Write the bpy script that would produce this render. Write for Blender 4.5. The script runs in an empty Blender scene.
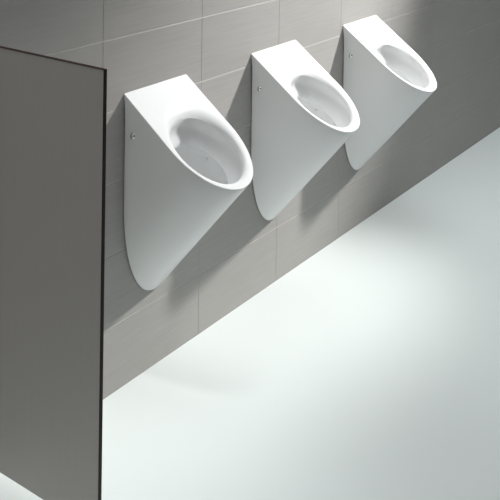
import bpy, bmesh, math
from mathutils import Vector

scene = bpy.context.scene
C = scene.collection
vs = scene.view_settings
scene.display_settings.display_device = 'sRGB'
vs.view_transform = 'Standard'; vs.look = 'None'; vs.gamma = 1.0
vs.use_curve_mapping = False; vs.exposure = 0.06

TILE_W, TILE_H = 0.5386, 0.25
FLOOR_Z = -0.006
TILE_Z0 = -0.0214                      # the lowest row is trimmed at the floor

# ------------------------------------------------------------------ materials
def new_mat(name):
    m = bpy.data.materials.new(name); m.use_nodes = True
    nt = m.node_tree; nt.nodes.clear()
    out = nt.nodes.new('ShaderNodeOutputMaterial')
    b = nt.nodes.new('ShaderNodeBsdfPrincipled')
    nt.links.new(b.outputs[0], out.inputs[0])
    return m, nt, b

def mapped_noise(nt, scale_vec, scale, detail=3.0, rough=0.5):
    tc = nt.nodes.new('ShaderNodeTexCoord')
    mp = nt.nodes.new('ShaderNodeMapping'); mp.inputs['Scale'].default_value = scale_vec
    nz = nt.nodes.new('ShaderNodeTexNoise')
    nz.inputs['Scale'].default_value = scale; nz.inputs['Detail'].default_value = detail
    nz.inputs['Roughness'].default_value = rough
    nt.links.new(tc.outputs['Object'], mp.inputs[0]); nt.links.new(mp.outputs[0], nz.inputs['Vector'])
    return nz

def ramp(nt, src, c0, c1, p0=0.3, p1=0.7):
    r = nt.nodes.new('ShaderNodeValToRGB')
    r.color_ramp.elements[0].position = p0; r.color_ramp.elements[0].color = (*c0, 1)
    r.color_ramp.elements[1].position = p1; r.color_ramp.elements[1].color = (*c1, 1)
    nt.links.new(src, r.inputs[0]); return r

def bump(nt, b, src, strength, dist):
    n = nt.nodes.new('ShaderNodeBump'); n.inputs['Strength'].default_value = strength
    n.inputs['Distance'].default_value = dist
    nt.links.new(src, n.inputs['Height']); nt.links.new(n.outputs[0], b.inputs['Normal'])

def mat_tile():
    m, nt, b = new_mat('grey_striated_tile')
    n1 = mapped_noise(nt, (2.2, 1, 55), 2.0, 4, 0.6)      # fine horizontal striation
    n2 = mapped_noise(nt, (1.0, 1, 3.0), 1.6, 2, 0.5)     # broad cloudiness
    mx = nt.nodes.new('ShaderNodeMath'); mx.operation = 'MULTIPLY_ADD'
    mx.inputs[1].default_value = 0.65
    nt.links.new(n1.outputs[0], mx.inputs[0])
    m2 = nt.nodes.new('ShaderNodeMath'); m2.operation = 'MULTIPLY'; m2.inputs[1].default_value = 0.35
    nt.links.new(n2.outputs[0], m2.inputs[0]); nt.links.new(m2.outputs[0], mx.inputs[2])
    r = ramp(nt, mx.outputs[0], TILE_DARK, TILE_LIGHT, 0.25, 0.75)
    nt.links.new(r.outputs[0], b.inputs['Base Color'])
    b.inputs['Roughness'].default_value = 0.55
    b.inputs['Specular IOR Level'].default_value = 0.3
    bump(nt, b, n1.outputs[0], 0.15, 0.001)
    return m

def plain(name, col, rough=0.4, metal=0.0, spec=0.5, coat=0.0, vary=0.03, nscale=6.0, nvec=(1, 1, 1)):
    m, nt, b = new_mat(name)
    nz = mapped_noise(nt, nvec, nscale, 2)
    r = ramp(nt, nz.outputs[0], tuple(c * (1 - vary) for c in col), tuple(min(1, c * (1 + vary)) for c in col))
    nt.links.new(r.outputs[0], b.inputs['Base Color'])
    b.inputs['Roughness'].default_value = rough; b.inputs['Metallic'].default_value = metal
    b.inputs['Specular IOR Level'].default_value = spec
    b.inputs['Coat Weight'].default_value = coat; b.inputs['Coat Roughness'].default_value = 0.05
    return m

TILE_DARK, TILE_LIGHT = (0.366, 0.353, 0.338), (0.440, 0.426, 0.408)
M_TILE = mat_tile()
M_GROUT = plain('grey_grout', (0.66, 0.64, 0.615), 0.9, spec=0.2)
M_FLOOR = plain('pale_seamless_floor', (0.79, 0.84, 0.825), 0.5, spec=0.25, vary=0.012, nscale=1.2)
M_CERAMIC = plain('white_glazed_ceramic', (0.81, 0.82, 0.82), 0.3, spec=0.3, vary=0.004)
M_LAMINATE = plain('dark_grey_laminate', (0.50, 0.472, 0.442), 0.38, spec=0.35, vary=0.015, nscale=9, nvec=(1, 14, 0.5))
M_EDGE = plain('dark_brown_edge', (0.030, 0.016, 0.014), 0.5, spec=0.2, vary=0.1)
M_CHROME = plain('chrome', (0.75, 0.75, 0.75), 0.15, metal=1.0)

# ------------------------------------------------------------------ helpers
def obj(name, bm, mat, parent=None, smooth=False, sharp=None):
    me = bpy.data.meshes.new(name)
    bmesh.ops.recalc_face_normals(bm, faces=bm.faces[:])
    if sharp is not None:
        for e in bm.edges:
            if len(e.link_faces) == 2 and e.calc_face_angle(0) > math.radians(sharp): e.smooth = False
    for f in bm.faces: f.smooth = smooth
    bm.to_mesh(me); bm.free()
    me.materials.append(mat)
    o = bpy.data.objects.new(name, me); C.objects.link(o)
    if parent: o.parent = parent
    return o

def box(bm, x0, x1, y0, y1, z0, z1):
    vsx = [bm.verts.new((x, y, z)) for x in (x0, x1) for y in (y0, y1) for z in (z0, z1)]
    for f in ((0, 1, 3, 2), (4, 6, 7, 5), (0, 4, 5, 1), (2, 3, 7, 6), (0, 2, 6, 4), (1, 5, 7, 3)):
        bm.faces.new([vsx[i] for i in f])
    return vsx

def thing(name, label, cat, loc=(0, 0, 0), group=None):
    o = bpy.data.objects.new(name, None); C.objects.link(o); o.location = loc
    o.empty_display_size = 0.1
    o['label'] = label; o['category'] = cat
    if group: o['group'] = group
    return o

def structure(o, label, cat):
    o['kind'] = 'structure'; o['label'] = label; o['category'] = cat
    return o

# ------------------------------------------------------------------ the setting
X0, X1, ZTOP = -2.0, 7.0, 3.2
GRV, GRH = 0.0005, 0.0014                     # half widths of the upright and level joints
CL, CR, CB, CT = 0.0036, 0.0002, 0.0002, 0.0024   # eased edges of a tile: left, right, bottom, top
DEP = 0.0014                                  # depth of the joint
bm = bmesh.new()
j0, j1 = math.floor(X0 / TILE_W), math.ceil(X1 / TILE_W)
k1 = math.ceil(ZTOP / TILE_H)
for j in range(j0, j1):
    for k in range(0, k1):
        xa, xb = j * TILE_W + GRV, (j + 1) * TILE_W - GRV
        za, zb = TILE_Z0 + k * TILE_H + GRH, TILE_Z0 + (k + 1) * TILE_H - GRH
        if k == 0: za = FLOOR_Z + 0.0006
        o_ = [bm.verts.new((x, DEP, z)) for x, z in ((xa, za), (xb, za), (xb, zb), (xa, zb))]
        i_ = [bm.verts.new((x, 0, z)) for x, z in ((xa + CL, za + CB), (xb - CR, za + CB), (xb - CR, zb - CT), (xa + CL, zb - CT))]
        bm.faces.new(i_)
        for q in range(4):
            bm.faces.new((o_[q], o_[(q + 1) % 4], i_[(q + 1) % 4], i_[q]))
wall = obj('wall_back', bm, M_TILE)
structure(wall, 'grey tiled wall with fine joints', 'wall')
bm = bmesh.new(); box(bm, X0, X1, DEP, 0.15, -0.05, ZTOP)
obj('grout', bm, M_GROUT, wall)

bm = bmesh.new(); box(bm, X0, X1, -5.0, 0.15, FLOOR_Z - 0.06, FLOOR_Z)
structure(obj('floor', bm, M_FLOOR), 'pale seamless floor', 'floor')

# ------------------------------------------------------------------ partition panel
PXR, PT, PZ0, PTOP, PFRONT = -0.5635, 0.0105, 0.157, 1.3354, -0.5715
part = thing('privacy_screen', 'tall dark grey urinal privacy screen with thin brown edges, leftmost against the wall', 'screen', (PXR, 0, 0))
part.rotation_euler = (0, 0, math.radians(0.3))
bm = bmesh.new(); box(bm, -PT, 0.0, PFRONT + 0.0015, 0.001, PZ0, PTOP - 0.0015)
obj('panel', bm, M_LAMINATE, part)
bm = bmesh.new()
box(bm, -PT - 0.0004, 0.0004, PFRONT, PFRONT + 0.0015, PZ0, PTOP - 0.0015)
e = obj('front_edge', bm, M_EDGE, part); e['label'] = 'dark brown front edge'
bm = bmesh.new(); box(bm, -PT - 0.0004, 0.0004, PFRONT, 0.001, PTOP - 0.0015, PTOP)
e = obj('top_edge', bm, M_EDGE, part); e['label'] = 'dark brown top edge'

# ------------------------------------------------------------------ urinal
HW = 0.170; ZT = 1.027; ZB = 0.277; D = 0.404; K = 0.708; ZL = ZT - K * D
#                                 # slope of the rim plane
BU = 0.352                                # height of the rounded end of the U outline
GAP = 0.0055                               # shadow gap at the wall

def u_profile(n_top=6, n_side=8, n_arc=56):
    """closed outline on the wall plane, (x, z); the top edge is straight, the bottom a half ellipse"""
    zc = ZB + BU; r = 0.006; P = []
    # start top-left corner (rounded a touch), go along the top to the right
    for i in range(4):
        a = math.pi - i / 3 * math.pi / 2
        P.append((-HW + r + r * math.cos(a), ZT - r + r * math.sin(a)))
    for i in range(1, n_top): P.append((-HW + r + (2 * HW - 2 * r) * i / n_top, ZT))
    for i in range(4):
        a = math.pi / 2 - i / 3 * math.pi / 2
        P.append((HW - r + r * math.cos(a), ZT - r + r * math.sin(a)))
    for i in range(1, n_side): P.append((HW, ZT - r + (zc - ZT + r) * i / n_side))
    for i in range(n_arc + 1):
        a = math.pi * i / n_arc
        P.append((HW * math.copysign(abs(math.cos(a)) ** 0.96, math.cos(a)), zc - BU * math.sin(a)))
    for i in range(1, n_side): P.append((-HW, zc + (ZT - r - zc) * i / n_side))
    return P

def t_of(z): return (ZT - z) / (ZT - ZB)
def rim_pt(x, z, inset=0.0, drop=0.0):
    """wall outline point carried along the oblique axis up to the rim plane"""
    t = t_of(z)
    return Vector((x, -D * t, ZT - K * D * t - drop))

CXI, CYI, AI, BI = -0.004, -0.238, 0.130, 0.119     # bowl opening: centre and half axes (in plan)

def spow(v, e=0.94): return math.copysign(abs(v) ** e, v)

def make_body(parent):
    prof = u_profile(); n = len(prof)
    axis = Vector((0, -D, ZL - ZB))                 # direction of the sloping underside
    bm = bmesh.new(); rings = []
    def ring(pts): rings.append([bm.verts.new(p) for p in pts])
    ctr2 = (0.0, 0.62)
    def shrink(p, d):                               # move an outline point inwards by about d
        x, z = p; dx, dz = ctr2[0] - x, ctr2[1] - z
        sx = max(0, abs(x) - d) * (1 if x >= 0 else -1) if abs(x) > 1e-9 else 0
        ez = 0.0005 if z > ZT - 0.02 else (-d * max(0, (ZB + BU - z) / BU) if z < ZB + BU else 0)
        return (sx if abs(x) > HW - 0.02 else x * (1 - d / HW), z - ez)
    # back plinth, set in from the outline so that a thin shadow gap shows at the wall (closing at the top edge)
    gaps = [0.0004 + (GAP - 0.0004) * min(1.0, max(0.0, (ZT - p[1] - 0.004) / 0.03)) for p in prof]
    inset = [Vector((shrink(p, 0.012)[0], 0, shrink(p, 0.012)[1])) for p in prof]
    ring([q + Vector((0, 0.0008, 0)) for q in inset])
    ring([q - Vector((0, g, 0)) for q, g in zip(inset, gaps)])
    ring([Vector((shrink(p, 0.002)[0], -g, shrink(p, 0.002)[1])) for p, g in zip(prof, gaps)])
    outer_rim = []
    for p, g in zip(prof, gaps):
        v = rim_pt(*p)
        if v.y > -g - 0.0004: v = Vector((v.x, -g - 0.0004, v.z))
        outer_rim.append(v)
    cen = Vector((CXI, CYI, ZT + K * CYI))
    N = Vector((0, -K, 1)).normalized()             # normal of the rim plane
    for f in (0.04, 0.15, 0.35, 0.6, 0.85):
        ring([Vector((p[0], -g, p[1])).lerp(o_, f) for p, o_, g in zip(prof, outer_rim, gaps)])
    # outer edge: small rounding between the side and the rim plane
    Rs = [0.0012 + 0.0020 * min(1.0, -o_.y / 0.06) for o_ in outer_rim]
    def inward(o_, d):
        v = cen - o_; v.z = 0
        h = v.normalized() * d
        return Vector((o_.x + h.x, o_.y + h.y, o_.z + K * h.y))
    def fixy(v):
        if v.y > -0.0008: v = Vector((v.x, -0.0008, v.z + K * (-0.0008 - v.y)))
        return v
    for a in (0, 25, 50, 72, 90):
        s, c_ = math.sin(math.radians(a)), math.cos(math.radians(a))
        ring([fixy(inward(o_, rr * (1 - c_)) - N * rr * (1 - s)) for o_, rr in zip(outer_rim, Rs)])
    ring([fixy(inward(o_, rr + 0.0008)) for o_, rr in zip(outer_rim, Rs)])
    # bowl opening
    ang = [math.atan2((o_.y - CYI) / BI, (o_.x - CXI) / AI) for o_ in outer_rim]
    def ell(a, cx, cy, ax, by, z_below):
        x, y = cx + ax * spow(math.cos(a)), cy + by * spow(math.sin(a))
        return Vector((x, y, ZT + K * y - z_below))
    # flat of the rim, then a soft roll-over into the bowl
    opening = [ell(a, CXI, CYI, AI, BI, 0) for a in ang]
    fil = []
    for a, o_, q in zip(ang, outer_rim, opening):
        gap = (Vector((o_.x, o_.y)) - Vector((q.x, q.y))).length
        fil.append(max(0.006, min(0.046 - 0.010 * max(0.0, math.sin(a)) - 0.020 * max(0.0, -math.cos(a)), gap - 0.0065)))
    def drop_k(a): return 1.2 - 0.38 * math.cos(a) - 0.25 * max(0.0, math.sin(a))
    def out_from(a, q, d):
        v = Vector((math.cos(a) * AI, math.sin(a) * BI)).normalized() * d
        return Vector((q.x + v.x, q.y + v.y, q.z + K * v.y))
    ring([out_from(a, q, r * 1.0 + 0.0018) for a, q, r in zip(ang, opening, fil)])
    ring([out_from(a, q, r * 1.0 + 0.0008) for a, q, r in zip(ang, opening, fil)])
    CREASE = dict(cx=0.0, cy=-0.203, ax=0.109, by=0.098, zb=0.131)
    crease = [ell(a, CREASE['cx'], CREASE['cy'], CREASE['ax'], CREASE['by'], CREASE['zb'] + 0.006 * math.sin(a)) for a in ang]
    for a_ in (8, 20, 35, 50, 65, 80):
        s, c_ = math.sin(math.radians(a_)), math.cos(math.radians(a_))
        pts = []
        for a, q, r, cr in zip(ang, opening, fil, crease):
            top = out_from(a, q, r * (1 - s))
            rr = r * drop_k(a)
            pts.append(top - Vector((0, 0, rr * (1 - c_))))
        ring(pts)
    start = []
    for a, q, r in zip(ang, opening, fil): start.append(q - Vector((0, 0, r * drop_k(a))))
    for f in (0.1, 0.22, 0.36, 0.5, 0.63, 0.75, 0.85, 0.93, 1.0):
        pts = []
        for a, s_, cr in zip(ang, start, crease):
            g = f ** 2.2
            back = max(0.0, math.sin(a))              # the back of the bowl undercuts the rim
            bulge = math.sin(math.pi * f ** 1.0) * 0.024 * back * (1 + 0.9 * min(0.0, math.cos(a)))
            s_ = s_ + Vector((max(-0.2, math.cos(a)) * math.sin(math.pi * f ** 1.1) * 0.020, bulge, 0))
            pts.append(Vector((s_.x + (cr.x - s_.x) * g, s_.y + (cr.y - s_.y) * g, s_.z + (cr.z - s_.z) * f)))
        ring(pts)
    body_rings = len(rings)
    for A, B in zip(rings, rings[1:]):
        for i in range(n):
            bm.faces.new((A[i], A[(i + 1) % n], B[(i + 1) % n], B[i]))
    bm.faces.new(rings[0])                           # back
    # deep well of the bowl below the crease line, slightly undercut at the back
    prev = rings[-1]
    def well(g, ax, by, cx, cy, z, under=0.0):
        pts = []
        for a, cr in zip(ang, crease):
            q = Vector((cx + ax * math.cos(a), cy + by * math.sin(a), z))
            p = cr.lerp(q, g); p.y += under * max(0.0, math.sin(a)); p.x += under * 0.5 * max(0.0, math.cos(a))
            pts.append(bm.verts.new(p))
        return pts
    for g, sc, un in ((0.012, 1, 0.006), (0.04, 1, 0.022), (0.1, 1, 0.036), (0.28, 1, 0.044), (0.55, 1, 0.038), (0.8, 1, 0.018), (0.95, 1, 0.004), (1.0, 0.95, 0), (1.02, 0.8, 0), (1.03, 0.5, 0), (1.03, 0.2, 0)):
        cur = well(min(g, 1.0), 0.095 * sc, 0.055 * sc, 0, -0.130, 0.535 - max(0, g - 1) * 0.2, un)
        for i in range(n): bm.faces.new((prev[i], prev[(i + 1) % n], cur[(i + 1) % n], cur[i]))
        prev = cur
    bm.faces.new(prev)
    return obj('bowl_body', bm, M_CERAMIC, parent, smooth=True, sharp=38), CREASE

def lathe(bm, prof, n=28, mat=None):
    """revolve (r, h) about +Z; mat maps points"""
    prev = None
    for r, h in prof:
        if r < 1e-6:
            cur = [bm.verts.new(mat @ Vector((0, 0, h)))]
        else:
            cur = [bm.verts.new(mat @ Vector((r * math.cos(2 * math.pi * i / n), r * math.sin(2 * math.pi * i / n), h))) for i in range(n)]
        if prev:
            if len(prev) == 1 and len(cur) > 1:
                for i in range(n): bm.faces.new((prev[0], cur[i], cur[(i + 1) % n]))
            elif len(cur) == 1 and len(prev) > 1:
                for i in range(n): bm.faces.new((prev[i], prev[(i + 1) % n], cur[0]))
            else:
                for i in range(n): bm.faces.new((prev[i], prev[(i + 1) % n], cur[(i + 1) % n], cur[i]))
        prev = cur

from mathutils import Matrix
STUD = (0.1183, -0.1447, 0.7505)
def make_urinal(x):
    root = thing('urinal', '', 'urinal', (x, 0, 0), 'white wall-hung urinals in a row')
    body, cr = make_body(root)
    # fixing cap on the side
    bm = bmesh.new()
    m = Matrix.Translation((-HW + 0.0015, -0.045, 0.886)) @ Matrix.Rotation(-math.pi / 2, 4, 'Y')
    lathe(bm, [(0, -0.001), (0.0118, -0.001), (0.0118, 0.0010), (0.0110, 0.0016), (0.0106, 0.0030), (0.0098, 0.0048), (0.0082, 0.0066),
               (0.0060, 0.0080), (0.0032, 0.0088), (0, 0.009)], 28, m)
    o = obj('fixing_cap', bm, M_CHROME, root, smooth=True, sharp=35); o['label'] = 'chrome fixing cap'
    # small stud on the wall of the well
    bm = bmesh.new()
    nrm = Vector((-0.966, -0.231, -0.112)).normalized()
    m = Matrix.Translation(STUD) @ nrm.to_track_quat('Z', 'Y').to_matrix().to_4x4()
    lathe(bm, [(0, -0.004), (0.006, -0.004), (0.006, 0.002), (0.0048, 0.0042), (0.0025, 0.0054), (0, 0.0058)], 20, m)
    obj('water_inlet', bm, M_CHROME, root, smooth=True, sharp=35)
    return root

PITCH = 0.7645
labels = ['white wall-hung urinal nearest the dark grey partition, first of the row',
          'white wall-hung urinal in the middle of the row of three',
          'white wall-hung urinal at the far right end of the row, farthest from partition']
first = make_urinal(0.277)
first['label'] = labels[0]
for i in (1, 2):
    c = first.copy(); C.objects.link(c)
    c.location = (0.277 + PITCH * i, 0, -0.003 * (i - 1)); c['label'] = labels[i]
    for ch in list(first.children):
        d = ch.copy(); C.objects.link(d); d.parent = c

# ------------------------------------------------------------------ light
w = bpy.data.worlds.new('World'); scene.world = w; w.use_nodes = True
w.node_tree.nodes['Background'].inputs[0].default_value = (0.93, 0.97, 1.0, 1)
w.node_tree.nodes['Background'].inputs[1].default_value = 0.08

def aim(o, target):
    o.rotation_euler = (Vector(target) - o.location).to_track_quat('-Z', 'Y').to_euler()

def spot(name, energy, loc, target, angle, soft, col):
    ld = bpy.data.lights.new(name, 'SPOT')
    ld.energy = energy; ld.spot_size = math.radians(angle); ld.spot_blend = 1.0; ld.shadow_soft_size = soft
    ld.color = col
    lo = bpy.data.objects.new(name, ld); C.objects.link(lo)
    lo.location = loc; aim(lo, target)
spot('spot_lamp', 1190, (4.0, -2.3, 3.55), (1.86, -0.555, 1.54), 32.6, 0.13, (1.0, 0.985, 0.965))

spot('down_fill', 650, (-1.0, -0.6, 6.0), (-0.9, -0.4, 0.0), 28, 0.35, (0.975, 0.995, 1.0))  # added unseen fill: brightens the left floor and its bounce onto the screen

ld = bpy.data.lights.new('overhead_fill', 'AREA')  # broad overhead fill, not a known fixture; added to lift the floor
ld.shape = 'RECTANGLE'; ld.size = 4.5; ld.size_y = 2.4; ld.energy = 53; ld.color = (0.96, 0.99, 1.0)
ld.spread = math.radians(110)
lo = bpy.data.objects.new('overhead_fill', ld); C.objects.link(lo)
lo.location = (2.35, -0.75, 4.2)

ld = bpy.data.lights.new('side_fill', 'AREA')  # weak fill from the left, added to brighten the screen's face
ld.shape = 'DISK'; ld.size = 0.8; ld.energy = 1.4; ld.color = (0.98, 0.99, 1.0); ld.spread = math.radians(120)
lo = bpy.data.objects.new('side_fill', ld); C.objects.link(lo)
lo.location = (-1.9, -0.55, 2.6); aim(lo, (-0.4, -0.3, 0.4))

# ------------------------------------------------------------------ camera
cd = bpy.data.cameras.new('camera'); cam = bpy.data.objects.new('camera', cd); C.objects.link(cam)
yaw, roll = math.radians(54.2334), 0.013
F = 914.2
cd.sensor_fit = 'HORIZONTAL'; cd.sensor_width = 36.0; cd.lens = F / 500 * 36.0
cd.shift_x = 0.0; cd.shift_y = -(250 + 162.24) / 500
fwd = Vector((math.sin(yaw), math.cos(yaw), 0)); rt = Vector((math.cos(yaw), -math.sin(yaw), 0)); up = Vector((0, 0, 1))
r2 = rt * math.cos(roll) + up * math.sin(roll); u2 = -rt * math.sin(roll) + up * math.cos(roll)
M3 = Matrix((r2, u2, -fwd)).transposed()
cam.matrix_world = Matrix.Translation((-2.2412, -2.2216, 1.9289)) @ M3.to_4x4()
cd.clip_end = 50
scene.camera = cam
